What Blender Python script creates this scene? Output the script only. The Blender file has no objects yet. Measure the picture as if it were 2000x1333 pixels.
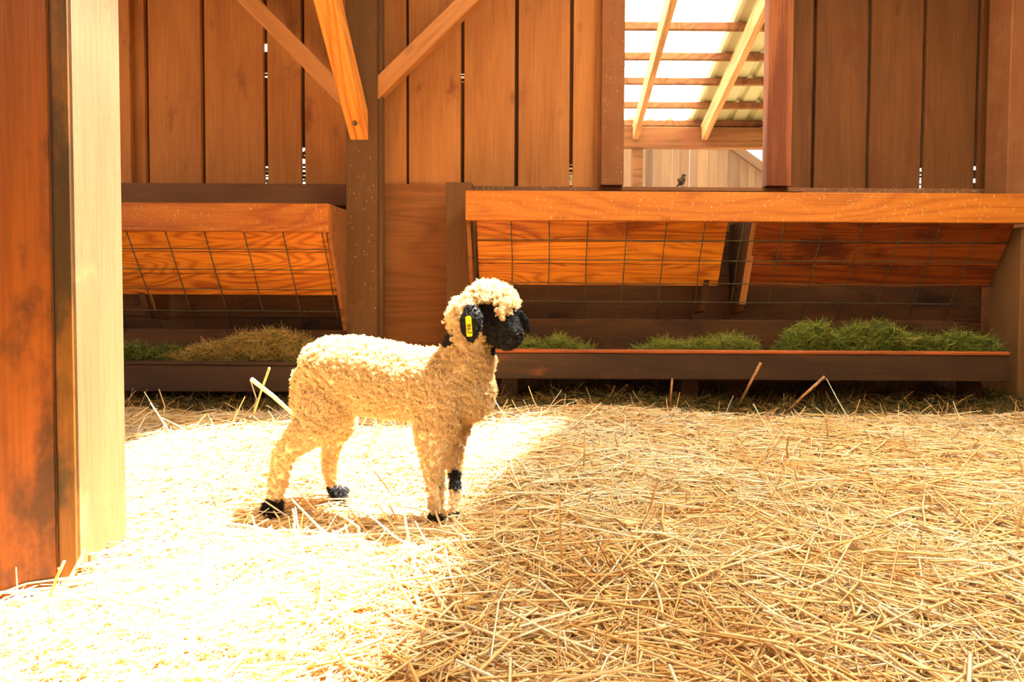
import bpy, bmesh, math, random
import numpy as np
from mathutils import Vector, Matrix, Euler

random.seed(7)
rng = np.random.default_rng(11)
scene = bpy.context.scene
COL = scene.collection

# ------------------------------------------------------------------ camera
FPX = 1333.0
CAM = Vector((0.0, 0.0, 0.60))
PITCH, ROLL = math.radians(-2.0), 0.006
cd = bpy.data.cameras.new('camera')
cam = bpy.data.objects.new('camera', cd)
COL.objects.link(cam)
cd.sensor_width = 36.0
cd.lens = 36.0 * FPX / 2000.0
cd.shift_x, cd.shift_y = -0.03, -0.03
cam.location = CAM
RM = (Matrix.Rotation(math.pi / 2 + PITCH, 3, 'X') @ Matrix.Rotation(ROLL, 3, 'Z'))
cam.rotation_euler = RM.to_euler()
cd.dof.use_dof = True
cd.dof.focus_distance = 1.72
cd.dof.aperture_fstop = 11.0
scene.camera = cam

def P(px, py, Y):
    """world point at depth Y seen at photo position (px, py)"""
    u = (px - 1000) / FPX + cd.shift_x * 2000 / FPX
    v = -(py - 666.5) / FPX + cd.shift_y * 2000 / FPX
    d = RM @ Vector((u, v, -1.0))
    return CAM + d * (Y / d.y)

def proj(p):
    """photo positions of an (n,3) array of world points"""
    q = (np.asarray(p) - np.array(CAM)) @ np.array(RM)
    u = q[:, 0] / -q[:, 2]; v = q[:, 1] / -q[:, 2]
    return (u - cd.shift_x * 2000 / FPX) * FPX + 1000, 666.5 - (v - cd.shift_y * 2000 / FPX) * FPX

# ------------------------------------------------------------------ light
SUNK = (0.35, 0.33)                       # run per unit of height towards the sun
w = bpy.data.worlds.new('world'); scene.world = w; w.use_nodes = True
bg = w.node_tree.nodes['Background']
bg.inputs['Color'].default_value = (1.0, 0.94, 0.82, 1)
bg.inputs['Strength'].default_value = 1.6
sd = bpy.data.lights.new('sun', 'SUN')
sd.energy = 54.0; sd.color = (1.0, 0.95, 0.86); sd.angle = math.radians(4.0)
sun = bpy.data.objects.new('sun', sd); COL.objects.link(sun)
sun.rotation_euler = Vector((SUNK[0], SUNK[1], 1.0)).to_track_quat('Z', 'Y').to_euler()
sun.location = (3, 3, 9)

vs = scene.view_settings
scene.display_settings.display_device = 'sRGB'
vs.view_transform = 'Standard'; vs.look = 'None'; vs.gamma = 1.0
vs.exposure = 0.55
vs.use_curve_mapping = False
scene.cycles.use_denoising = True
scene.cycles.max_bounces = 8
scene.cycles.diffuse_bounces = 5
scene.cycles.transparent_max_bounces = 12
scene.cycles.sample_clamp_indirect = 8.0

# ------------------------------------------------------------------ helpers
def lin(r, g, b):
    f = lambda c: (c / 255 / 12.92) if c / 255 <= 0.04045 else ((c / 255 + 0.055) / 1.055) ** 2.4
    return (f(r), f(g), f(b), 1.0)

def props(o, label=None, cat=None, group=None, kind=None):
    if label: o['label'] = label
    if cat: o['category'] = cat
    if group: o['group'] = group
    if kind: o['kind'] = kind
    return o

def empty(name, loc, **k):
    o = bpy.data.objects.new(name, None); COL.objects.link(o)
    o.location = loc; o.empty_display_size = 0.05
    return props(o, **k)

def wloc(o):
    l = Vector(o.location)
    while o.parent:
        o = o.parent; l += Vector(o.location)
    return l

def link(name, me, mat, loc, parent=None):
    o = bpy.data.objects.new(name, me); COL.objects.link(o)
    if mat and not me.materials: me.materials.append(mat)
    if parent:
        o.parent = parent; o.location = Vector(loc) - wloc(parent)
    else:
        o.location = loc
    return o

def bm_obj(name, bm, mat, parent=None, origin=None, smooth=False):
    """links a bmesh given in world coordinates; origin at its centre unless told"""
    if origin is None:
        vs_ = [v.co for v in bm.verts]
        lo = Vector([min(v[i] for v in vs_) for i in range(3)]); hi = Vector([max(v[i] for v in vs_) for i in range(3)])
        origin = (lo + hi) / 2
    bmesh.ops.translate(bm, verts=bm.verts, vec=-Vector(origin))
    bmesh.ops.recalc_face_normals(bm, faces=bm.faces)
    me = bpy.data.meshes.new(name); bm.to_mesh(me); bm.free()
    if smooth:
        me.polygons.foreach_set('use_smooth', [True] * len(me.polygons))
    return link(name, me, mat, origin, parent)

def bev(bm, b):
    if b > 0:
        bmesh.ops.bevel(bm, geom=list(bm.edges), offset=b, segments=1, affect='EDGES', profile=0.5)

def box_bm(x0, x1, y0, y1, z0, z1, b=0.003, wob=0.0):
    bm = bmesh.new()
    bmesh.ops.create_cube(bm, size=1.0)
    for v in bm.verts:
        v.co = Vector(((x0 + x1) / 2 + v.co.x * (x1 - x0), (y0 + y1) / 2 + v.co.y * (y1 - y0), (z0 + z1) / 2 + v.co.z * (z1 - z0)))
        if wob: v.co += Vector((random.uniform(-wob, wob), 0, 0))
    bev(bm, b)
    return bm

def box(name, x0, x1, y0, y1, z0, z1, mat, parent=None, b=0.003, wob=0.0):
    return bm_obj(name, box_bm(x0, x1, y0, y1, z0, z1, b, wob), mat, parent)

def beam_bm(p0, p1, wid, hei, side=Vector((1, 0, 0)), b=0.003):
    """straight timber from p0 to p1; wid measured along side, hei square to both"""
    p0, p1 = Vector(p0), Vector(p1)
    d = (p1 - p0).normalized(); s = (side - d * side.dot(d)).normalized(); u = s.cross(d)
    bm = bmesh.new(); bmesh.ops.create_cube(bm, size=1.0)
    L = (p1 - p0).length; c = (p0 + p1) / 2
    for v in bm.verts:
        v.co = c + d * (v.co.z * L) + s * (v.co.x * wid) + u * (v.co.y * hei)
    bev(bm, b)
    return bm

def timber(name, p0, p1, wid, hei, mat, parent=None, side=Vector((1, 0, 0)), b=0.003):
    """like beam_bm but the object carries the rotation, so the grain runs along its own Z"""
    p0, p1 = Vector(p0), Vector(p1)
    d = (p1 - p0).normalized(); s = (side - d * side.dot(d)).normalized(); u = d.cross(s)
    L = (p1 - p0).length
    bm = bmesh.new(); bmesh.ops.create_cube(bm, size=1.0)
    for v in bm.verts: v.co = Vector((v.co.x * wid, v.co.y * hei, v.co.z * L))
    bev(bm, b)
    me = bpy.data.meshes.new(name); bm.to_mesh(me); bm.free()
    o = link(name, me, mat, (p0 + p1) / 2, parent)
    o.rotation_euler = Matrix((s, u, d)).transposed().to_euler()
    return o

def prism_x(name, pts, x0, x1, mat, parent=None, b=0.002):
    """polygon in Y-Z pushed along X"""
    bm = bmesh.new()
    vs_ = [bm.verts.new((x0, y, z)) for y, z in pts]
    f = bm.faces.new(vs_)
    r = bmesh.ops.extrude_face_region(bm, geom=[f])
    bmesh.ops.translate(bm, verts=[v for v in r['geom'] if isinstance(v, bmesh.types.BMVert)], vec=(x1 - x0, 0, 0))
    bev(bm, b)
    return bm_obj(name, bm, mat, parent)

def prism_z(name, pts, z0, z1, mat, parent=None):
    bm = bmesh.new()
    f = bm.faces.new([bm.verts.new((x, y, z0)) for x, y in pts])
    r = bmesh.ops.extrude_face_region(bm, geom=[f])
    bmesh.ops.translate(bm, verts=[v for v in r['geom'] if isinstance(v, bmesh.types.BMVert)], vec=(0, 0, z1 - z0))
    return bm_obj(name, bm, mat, parent)

def tube_bm(pts, r, n=6, bm=None):
    bm = bm or bmesh.new()
    pts = [Vector(p) for p in pts]; rings = []
    for i, p in enumerate(pts):
        d = (pts[min(i + 1, len(pts) - 1)] - pts[max(i - 1, 0)]).normalized()
        a = d.orthogonal().normalized(); c = d.cross(a)
        rr = r[i] if isinstance(r, (list, tuple)) else r
        rings.append([bm.verts.new(p + (a * math.cos(t) + c * math.sin(t)) * rr) for t in [2 * math.pi * k / n for k in range(n)]])
    for i in range(len(rings) - 1):
        for k in range(n):
            bm.faces.new((rings[i][k], rings[i][(k + 1) % n], rings[i + 1][(k + 1) % n], rings[i + 1][k]))
    bm.faces.new(rings[0][::-1]); bm.faces.new(rings[-1])
    return bm

# ------------------------------------------------------------------ materials
class NT:
    def __init__(s, name):
        s.m = bpy.data.materials.new(name); s.m.use_nodes = True
        s.t = s.m.node_tree; s.bsdf = s.t.nodes['Principled BSDF']; s.out = s.t.nodes['Material Output']
    def n(s, typ, **k):
        nd = s.t.nodes.new(typ)
        for a, v in k.items(): setattr(nd, a, v)
        return nd
    def l(s, a, b): s.t.links.new(a, b)
    def val(s, sock, v):
        if isinstance(v, (int, float, tuple)): sock.default_value = v
        else: s.l(v, sock)
    def math(s, op, a, b=0.0, c=None, clamp=False):
        nd = s.n('ShaderNodeMath', operation=op); nd.use_clamp = clamp
        s.val(nd.inputs[0], a); s.val(nd.inputs[1], b)
        if c is not None: s.val(nd.inputs[2], c)
        return nd.outputs[0]
    def mix(s, f, a, b, bt='MIX'):
        nd = s.n('ShaderNodeMix', data_type='RGBA', blend_type=bt)
        s.val(nd.inputs[0], f); s.val(nd.inputs[6], a); s.val(nd.inputs[7], b)
        return nd.outputs[2]
    def noise(s, vec, scale, detail=4, rough=0.55, dist=0.0):
        nd = s.n('ShaderNodeTexNoise'); s.l(vec, nd.inputs['Vector'])
        nd.inputs['Scale'].default_value = scale; nd.inputs['Detail'].default_value = detail
        nd.inputs['Roughness'].default_value = rough; nd.inputs['Distortion'].default_value = dist
        return nd.outputs['Fac']
    def step(s, v, a, b):
        nd = s.n('ShaderNodeMapRange'); nd.interpolation_type = 'SMOOTHSTEP'
        s.l(v, nd.inputs[0]); nd.inputs[1].default_value = a; nd.inputs[2].default_value = b
        return nd.outputs[0]
    def mapping(s, vec, scale):
        nd = s.n('ShaderNodeMapping'); s.l(vec, nd.inputs['Vector']); nd.inputs['Scale'].default_value = scale
        return nd.outputs[0]

def wood(name, light, dark, axis='Z', rings=34, ring_amt=0.45, rough=0.7, knots=0.5, dust=0.0, dustcol=(150, 110, 75),
         stain=0.0, staincol=(60, 32, 12), flecks=0.0, bump=0.35, vary=0.25, ringscale=3.0):
    k = NT(name)
    tc = k.n('ShaderNodeTexCoord'); oi = k.n('ShaderNodeObjectInfo')
    off = k.n('ShaderNodeVectorMath', operation='ADD')
    k.l(tc.outputs['Object'], off.inputs[0])
    cmb = k.n('ShaderNodeCombineXYZ')
    k.l(k.math('MULTIPLY', oi.outputs['Random'], 13.7), cmb.inputs[0])
    k.l(k.math('MULTIPLY', oi.outputs['Random'], 7.1), cmb.inputs[1])
    k.l(k.math('MULTIPLY', oi.outputs['Random'], 29.3), cmb.inputs[2])
    k.l(cmb.outputs[0], off.inputs[1])
    v = off.outputs[0]
    sc = {'X': (0.14, 1, 1), 'Y': (1, 0.14, 1), 'Z': (1, 1, 0.14)}[axis]
    sf = {'X': (0.03, 1, 1), 'Y': (1, 0.03, 1), 'Z': (1, 1, 0.03)}[axis]
    vg = k.mapping(v, sc); vf = k.mapping(v, sf)
    base = k.noise(vg, ringscale, 2, 0.45, 0.6)
    ring = k.math('SINE', k.math('MULTIPLY', base, float(rings) * 3.2))
    ring = k.math('MULTIPLY_ADD', ring, 0.5, 0.5)
    ring = k.math('POWER', ring, 2.2)
    fine = k.noise(vf, 130, 3, 0.6)
    mid = k.noise(vg, 9, 4, 0.6)
    f = k.math('ADD', k.math('MULTIPLY', ring, ring_amt), k.math('MULTIPLY', k.step(fine, 0.38, 0.64), 0.38))
    f = k.math('ADD', f, k.math('MULTIPLY', k.step(mid, 0.4, 0.75), 0.35), clamp=True)
    c = k.mix(f, lin(*light), lin(*dark))
    if knots:
        vk = k.mapping(v, {'X': (.45, 1, 1), 'Y': (1, .45, 1), 'Z': (1, 1, .45)}[axis])
        vo = k.n('ShaderNodeTexVoronoi'); k.l(vk, vo.inputs['Vector']); vo.inputs['Scale'].default_value = 4.2
        kn = k.math('SUBTRACT', 1.0, k.step(vo.outputs['Distance'], 0.03, 0.11))
        c = k.mix(k.math('MULTIPLY', kn, knots), c, lin(dark[0] * .5, dark[1] * .42, dark[2] * .35))
    c = k.mix(vary, c, k.mix(oi.outputs['Random'], lin(*[min(255, q * 1.12) for q in light]), lin(*dark)))
    if stain:
        st = k.step(k.noise(k.mapping(v, {'X': (.5, 1, 1), 'Y': (1, .5, 1), 'Z': (1, 1, .5)}[axis]), 4.5, 6, 0.65), 0.62 - stain * .35, 0.75 - stain * .3)
        c = k.mix(k.math('MULTIPLY', st, 0.85), c, lin(*staincol))
    if dust:
        du = k.step(k.noise(v, 6, 6, 0.7), 0.7 - dust * .5, 0.95 - dust * .3)
        c = k.mix(k.math('MULTIPLY', du, 0.7), c, lin(*dustcol))
    if flecks:
        vo = k.n('ShaderNodeTexVoronoi'); k.l(k.mapping(v, (1, 1, .45)), vo.inputs['Vector']); vo.inputs['Scale'].default_value = 42
        fl = k.math('SUBTRACT', 1.0, k.step(vo.outputs['Distance'], 0.05, 0.14))
        gate = k.step(k.noise(v, 11, 2), 0.5, 0.62)
        c = k.mix(k.math('MULTIPLY', k.math('MULTIPLY', fl, gate), flecks), c, lin(240, 205, 150))
    k.l(c, k.bsdf.inputs['Base Color'])
    k.bsdf.inputs['Roughness'].default_value = rough
    k.bsdf.inputs['Specular IOR Level'].default_value = 0.25
    bp = k.n('ShaderNodeBump'); bp.inputs['Strength'].default_value = bump; bp.inputs['Distance'].default_value = 0.004
    h = k.math('ADD', k.math('MULTIPLY', fine, 0.7), k.math('MULTIPLY', ring, -0.25))
    h = k.math('ADD', h, k.math('MULTIPLY', k.noise(v, 90, 4), 0.4))
    k.l(h, bp.inputs['Height']); k.l(bp.outputs[0], k.bsdf.inputs['Normal'])
    return k.m

def plain(name, col, rough=0.6, metal=0.0, var=0.15, scale=30, bump=0.0, spec=0.4):
    k = NT(name)
    tc = k.n('ShaderNodeTexCoord')
    nz = k.noise(tc.outputs['Object'], scale, 4)
    d = tuple(q * (1 - var * 2) for q in col)
    k.l(k.mix(k.step(nz, .3, .7), lin(*col), lin(*d)), k.bsdf.inputs['Base Color'])
    k.bsdf.inputs['Roughness'].default_value = rough; k.bsdf.inputs['Metallic'].default_value = metal
    k.bsdf.inputs['Specular IOR Level'].default_value = spec
    if bump:
        bp = k.n('ShaderNodeBump'); bp.inputs['Strength'].default_value = bump; bp.inputs['Distance'].default_value = 0.003
        k.l(nz, bp.inputs['Height']); k.l(bp.outputs[0], k.bsdf.inputs['Normal'])
    return k.m

M = {}
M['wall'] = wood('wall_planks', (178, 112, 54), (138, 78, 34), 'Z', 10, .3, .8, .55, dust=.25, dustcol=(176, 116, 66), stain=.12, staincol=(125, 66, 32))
M['wall_dim'] = wood('wall_planks_shaded', (108, 62, 25), (76, 40, 14), 'Z', 10, .35, .8, .6, dust=.1, stain=.3, staincol=(95, 46, 16))  # plank wood darkened to paint in the light falloff towards the right
M['batten'] = wood('batten_wood', (92, 58, 28), (40, 24, 12), 'Z', 14, .4, .9, 0)
M['post'] = wood('post_wood', (108, 70, 34), (84, 50, 22), 'Z', 12, .2, .85, .4, dust=.4, dustcol=(112, 78, 46))
M['brace'] = wood('brace_wood', (188, 124, 66), (148, 86, 40), 'Z', 12, .35, .75, .4)
M['brace_red'] = wood('knee_brace_wood', (235, 150, 60), (170, 72, 14), 'Z', 24, .6, .7, .5)
M['rail'] = wood('girt_wood', (132, 84, 50), (98, 60, 35), 'X', 12, .3, .85, .2, dust=.35, dustcol=(112, 76, 50))
M['jamb'] = wood('window_jamb_wood', (170, 98, 50), (98, 44, 18), 'Z', 12, .7, .75, .7, ringscale=2.2)
M['stud'] = wood('dusty_stud_wood', (134, 80, 42), (110, 62, 30), 'Z', 8, .2, .9, .1, dust=.6, dustcol=(142, 92, 56))
M['ply'] = wood('plywood', (142, 84, 36), (104, 54, 20), 'X', 26, .45, .75, .2, stain=.1)
M['feeder'] = wood('feeder_board', (188, 108, 28), (134, 64, 10), 'X', 30, .45, .6, .5, flecks=.85)
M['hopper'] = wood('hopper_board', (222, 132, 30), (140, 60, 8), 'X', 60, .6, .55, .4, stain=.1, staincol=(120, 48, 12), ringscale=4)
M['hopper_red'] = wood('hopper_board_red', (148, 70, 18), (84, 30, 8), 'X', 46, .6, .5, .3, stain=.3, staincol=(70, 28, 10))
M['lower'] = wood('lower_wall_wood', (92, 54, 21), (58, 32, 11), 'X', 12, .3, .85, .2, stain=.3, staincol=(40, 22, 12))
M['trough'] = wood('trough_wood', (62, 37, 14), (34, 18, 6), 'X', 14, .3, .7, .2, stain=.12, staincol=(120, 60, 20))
M['lip'] = wood('trough_lip_wood', (176, 86, 28), (96, 44, 14), 'X', 14, .3, .6, .2, stain=.25, staincol=(60, 32, 16))
M['door'] = wood('door_plank_wood', (128, 66, 10), (90, 42, 6), 'Z', 9, .35, .5, .5, stain=.4, staincol=(48, 27, 10))
M['door_edge'] = wood('door_edge_wood', (120, 74, 14), (84, 48, 8), 'Z', 9, .35, .5, .3, stain=.4, staincol=(44, 32, 12))
M['framepost'] = wood('frame_post_wood', (112, 81, 52), (88, 60, 34), 'Z', 9, .3, .6, .5, stain=.1, staincol=(150, 105, 66))
M['shedwood'] = wood('shed_timber', (196, 148, 98), (140, 92, 50), 'Z', 16, .45, .75, .4)
M['shedbeam'] = wood('shed_beam', (140, 94, 54), (86, 50, 26), 'X', 22, .5, .75, .4, stain=.25, staincol=(130, 76, 50), ringscale=2)
M['farboard'] = wood('far_boards', (150, 118, 88), (100, 76, 60), 'Z', 6, .4, .8, .3, vary=.6)
M['wire'] = plain('galvanised_wire', (96, 84, 52), .6, .3, .2, 60)
M['steel'] = plain('bolt_steel', (150, 135, 110), .4, .9)
M['ground'] = plain('outdoor_ground', (128, 112, 84), .95, 0, .15, 3)

def sheet(name, col, trans):
    k = NT(name); k.bsdf.inputs['Base Color'].default_value = lin(*col)
    k.bsdf.inputs['Roughness'].default_value = .5
    tr = k.n('ShaderNodeBsdfTranslucent'); tr.inputs[0].default_value = lin(*col)
    ms = k.n('ShaderNodeMixShader'); ms.inputs[0].default_value = trans
    tc = k.n('ShaderNodeTexCoord'); nz = k.noise(tc.outputs['Object'], 5, 3)
    k.l(k.mix(k.step(nz, .3, .8), lin(*col), lin(*[q * .93 for q in col])), tr.inputs[0])
    k.l(k.bsdf.outputs[0], ms.inputs[1]); k.l(tr.outputs[0], ms.inputs[2]); k.l(ms.outputs[0], k.out.inputs[0])
    return k.m
M['clear'] = sheet('translucent_sheet', (250, 248, 240), .85)
M['metal'] = sheet('corrugated_sheet', (176, 168, 128), .05)

def fibre(name, cols, trans=.25, rough=.55):
    """straw / hay: colour per stalk from the 'tone' attribute"""
    k = NT(name)
    at = k.n('ShaderNodeAttribute', attribute_name='tone')
    cr = k.n('ShaderNodeValToRGB'); k.l(at.outputs['Fac'], cr.inputs[0])
    e = cr.color_ramp.elements
    e[0].position = 0; e[0].color = lin(*cols[0]); e[1].position = 1; e[1].color = lin(*cols[-1])
    for i, c in enumerate(cols[1:-1]):
        x = e.new((i + 1) / (len(cols) - 1)); x.color = lin(*c)
    k.l(cr.outputs[0], k.bsdf.inputs['Base Color']); k.bsdf.inputs['Roughness'].default_value = rough
    k.bsdf.inputs['Specular IOR Level'].default_value = .3
    tr = k.n('ShaderNodeBsdfTranslucent'); k.l(cr.outputs[0], tr.inputs[0])
    ms = k.n('ShaderNodeMixShader'); ms.inputs[0].default_value = trans
    k.l(k.bsdf.outputs[0], ms.inputs[1]); k.l(tr.outputs[0], ms.inputs[2]); k.l(ms.outputs[0], k.out.inputs[0])
    return k.m
M['straw'] = fibre('straw', [(164, 104, 46), (218, 158, 82), (236, 189, 116), (245, 207, 142), (250, 224, 172), (253, 244, 218)])
M['hay'] = fibre('green_hay', [(50, 60, 12), (84, 96, 20), (116, 124, 30), (150, 146, 46), (190, 168, 80)])
M['hay_mixed'] = fibre('mixed_hay', [(92, 96, 34), (132, 118, 48), (176, 136, 62), (196, 150, 78), (214, 176, 104)])
M['litter'] = fibre('trampled_litter', [(48, 36, 14), (74, 66, 24), (92, 86, 30), (140, 92, 38), (190, 134, 66)])  # hay and straw tones darkened to carry the shade under the troughs

def floor_mat():
    k = NT('bedding_floor')
    tc = k.n('ShaderNodeTexCoord'); v = tc.outputs['Object']
    a = k.noise(k.mapping(v, (1, 4, 1)), 45, 5, .7, .5); b = k.noise(v, 5, 3)
    c = k.mix(k.step(a, .3, .7), lin(176, 124, 62), lin(236, 194, 120))
    c = k.mix(k.math('MULTIPLY', k.step(b, .45, .7), .4), c, lin(170, 118, 56))
    k.l(c, k.bsdf.inputs['Base Color']); k.bsdf.inputs['Roughness'].default_value = .9
    bp = k.n('ShaderNodeBump'); bp.inputs['Strength'].default_value = .8; bp.inputs['Distance'].default_value = .01
    k.l(a, bp.inputs['Height']); k.l(bp.outputs[0], k.bsdf.inputs['Normal'])
    return k.m
M['floor'] = floor_mat()

# ------------------------------------------------------------------ ground and floor
def hgt(x, y):
    """height of the bedding"""
    h = .010 * np.sin(2.1 * x + 1.3) * np.cos(1.9 * y) + .008 * np.sin(5.3 * x - 2 * y) + .006 * np.sin(9 * y + 3 * x) + .012
    h = h + .045 * np.exp(-((y - 3.32) / .35) ** 2) * (.6 + .4 * np.sin(3.3 * x + .5))           # drift below the troughs
    h = h - .034 * np.exp(-(((x + 1.0) / .35) ** 2 + ((y - 1.32) / .3) ** 2))                      # drift at the door foot
    d = ((x + .45) / .38) ** 2 + ((y - 1.80) / .22) ** 2                                          # trodden flat under the lamb
    return h * (1 - .75 * np.exp(-d ** 2)) - .034 * np.exp(-d ** 2 * .6) + .002

gx = np.linspace(-4.2, 2.75, 120); gy = np.linspace(-.3, 3.76, 90)
bm = bmesh.new(); grid = [[bm.verts.new((x, y, float(hgt(x, y)) - .006)) for x in gx] for y in gy]
for j in range(len(gy) - 1):
    for i in range(len(gx) - 1):
        bm.faces.new((grid[j][i], grid[j][i + 1], grid[j + 1][i + 1], grid[j + 1][i]))
floor = bm_obj('floor', bm, M['floor'], origin=(0, 0, 0), smooth=True); props(floor, kind='structure')
g = box('ground', -30, 30, -24, 34, -.35, -.06, M['ground'], b=0); props(g, kind='structure')

# ------------------------------------------------------------------ roof over the pen (out of frame, with the opening the sun comes through)
RZ = 2.62
NR = .35 + RZ * SUNK[1]
def up(x, y): return (x + RZ * SUNK[0], y + RZ * SUNK[1])
ceil = empty('ceiling', (0, 2, RZ), kind='structure')
A_, B_, C_, D_, E_ = up(-1.42, 2.62), up(.12, 2.80), up(-.24, 1.42), up(-.42, .35), up(-1.42, .35)
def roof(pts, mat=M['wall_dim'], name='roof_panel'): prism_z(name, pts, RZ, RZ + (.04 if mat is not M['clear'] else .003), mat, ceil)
TX0, TX1, TY0, TY1 = .95, 2.0, -1.2, 2.75         # unseen translucent roof sheets, added to light the floor more than the wall
roof([(-3.6, -3.2), (A_[0], -3.2), (A_[0], 4.3), (-3.6, 4.3)])
roof([A_, B_, (3.1, B_[1]), (3.1, 4.3), (A_[0], 4.3)])
roof([B_, (.62, TY1 - .2), (TX0, TY1 - .2), (TX0, B_[1])])
roof([C_, D_, (TX0, D_[1]), (TX0, TY1 - .2), (.62 + .0, TY1 - .2)], M['clear'], 'translucent_sheet')
roof([(A_[0], -3.2), (3.1, -3.2), (3.1, TY0), (A_[0], TY0)])
roof([(A_[0], TY0), (TX0, TY0), (TX0, D_[1]), D_, E_])
roof([(TX0, TY1), (3.1, TY1), (3.1, B_[1]), (TX0, B_[1])])
roof([(TX0, TY0), (TX1, TY0), (TX1, TY1), (TX0, TY1)], M['clear'], 'translucent_sheet')
roof([(TX1, TY0), (3.1, TY0), (3.1, TY1), (TX1, TY1)])

# ------------------------------------------------------------------ back wall
WY = 3.75
def X(px, Y, py=360): return P(px, py, Y).x
def Z(py, Y, px=1060): return P(px, py, Y).z
wall = empty('wall_back', (0, WY, 0), kind='structure')
ZB, ZT = Z(372, WY) - .03, RZ - .01
edges_l = [(236, 286), (293, 394.5), (401.5, 516.5), (523.5, 589), (596, 680), (730, 793), (799, 899.5), (906.5, 1004.5), (1011.5, 1111.5), (1118.5, 1178)]
edges_r = [(1543, 1583), (1589.5, 1689), (1696, 1796), (1803.5, 1902), (1909.5, 1975)]
for i, (a, b) in enumerate(edges_l + edges_r):
    off = random.uniform(-.004, .004)
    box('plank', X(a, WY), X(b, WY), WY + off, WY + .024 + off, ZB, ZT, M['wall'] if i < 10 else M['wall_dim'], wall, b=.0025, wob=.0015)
# battens behind the gaps, broken where daylight comes through
gaps = [(289.5, []), (398, []), (520, [(.02, .14), (.60, .66), (.74, .80)]), (592.5, [(0, .22)]), (796, []), (903, [(.0, .03), (.58, .66)]), (1008, []),
        (1115, [(0, .16)]), (1586, []), (1692.5, []), (1799.8, [(.0, .15)]), (1905.8, [(.05, .07), (.12, .15)])]
for px, holes in gaps:
    x = X(px, WY); z0 = ZB + .04
    holes = [(h0 + q * .022, h0 + q * .022 + random.uniform(.004, .024)) for h0, h1 in holes for q in range(max(1, int((h1 - h0) / .022)))]
    cuts = [ZB - .02] + [z0 + h for hole in holes for h in hole] + [ZT]
    for k in range(0, len(cuts), 2):
        if cuts[k + 1] - cuts[k] > .002:
            box('batten', x - .02, x + .02, WY + .03, WY + .045, cuts[k], cuts[k + 1], M['batten'], wall, b=.001)
# projecting strips on the wall face
box('cover_strip', X(232, WY - .03), X(257, WY - .03), WY - .03, WY, ZB, ZT, M['wall'], wall)
box('cover_strip', X(1161, WY - .02), X(1174, WY - .02), WY - .022, WY, ZB, ZT, M['wall'], wall)
# boards below the girt: dark horizontal boarding behind the feeders, plywood in the middle
zs = [-.04, .19, .42, .66, .90, ZB + .02]
for k in range(5):
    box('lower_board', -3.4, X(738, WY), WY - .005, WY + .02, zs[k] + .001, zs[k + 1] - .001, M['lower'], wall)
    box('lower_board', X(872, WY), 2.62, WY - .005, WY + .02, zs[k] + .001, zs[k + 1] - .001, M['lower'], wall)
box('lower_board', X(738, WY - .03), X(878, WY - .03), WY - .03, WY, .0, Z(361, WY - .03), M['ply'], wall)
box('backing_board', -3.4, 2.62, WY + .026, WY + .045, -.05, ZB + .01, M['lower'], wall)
# girts
box('girt', -3.4, X(676, WY - .05), WY - .05, WY - .005, Z(404, WY - .05), Z(362, WY - .05), M['rail'], wall)
box('girt', X(922, WY - .05), 2.62, WY - .05, WY - .005, Z(404, WY - .05), Z(364, WY - .05), M['rail'], wall)
# far left of the wall, hidden by the door post but there
for k in range(7):
    box('plank', -2.42 - .3 * (k + 1) + .004, -2.42 - .3 * k - .004, WY, WY + .024, ZB, ZT, M['wall'], wall)
box('plank', -2.41, X(234, WY), WY, WY + .024, ZB, ZT, M['wall'], wall)

# window opening
WX0, WX1 = X(1218, WY - .1), X(1491, WY - .02)
win = empty('window_1', ((WX0 + WX1) / 2, WY, 1.1), kind='structure')
box('window_frame', X(1173.5, WY - .1), WX0, WY - .10, WY + .03, Z(361, WY - .1), ZT, M['stud'], win)
box('window_frame', X(1497, WY - .1), X(1545, WY - .1), WY - .10, WY - .02, Z(361, WY - .1), ZT, M['jamb'], win)
box('window_frame', WX0, WX1, WY - .09, WY + .03, 2.44, 2.54, M['stud'], win)
box('window_sill', X(1150, WY), X(1560, WY), WY - .055, WY + .07, Z(372, WY - .06), Z(363.5, WY - .055), M['rail'], win)

# wall behind the camera, across the sunny yard
wf = empty('wall_front', (0, -3.2, 0), kind='structure')
for k in range(23):
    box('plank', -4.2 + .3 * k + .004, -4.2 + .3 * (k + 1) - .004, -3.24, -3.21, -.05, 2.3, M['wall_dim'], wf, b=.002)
# right-hand wall and corner
wr = empty('wall_right', (2.62, 2, 0), kind='structure')
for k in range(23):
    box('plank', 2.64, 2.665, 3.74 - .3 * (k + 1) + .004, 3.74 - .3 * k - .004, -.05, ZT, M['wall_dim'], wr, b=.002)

# ------------------------------------------------------------------ posts and braces
PY = 3.50
pc = empty('timber_post', (X(705, PY), PY + .07, 0), label='dusty square timber post between the two hay feeders with three knee braces', cat='post')
px0, px1 = X(675, PY), X(736, PY)
box('shaft', px0, px1, PY, PY + .16, -.03, ZT, M['post'], pc, b=.006)
box('shadow_strip', px1, px1 + .018, PY + .04, PY + .1, -.03, ZT, M['post'], pc, b=.002)  # narrow strip standing in for the shadow along the post's right side
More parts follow.
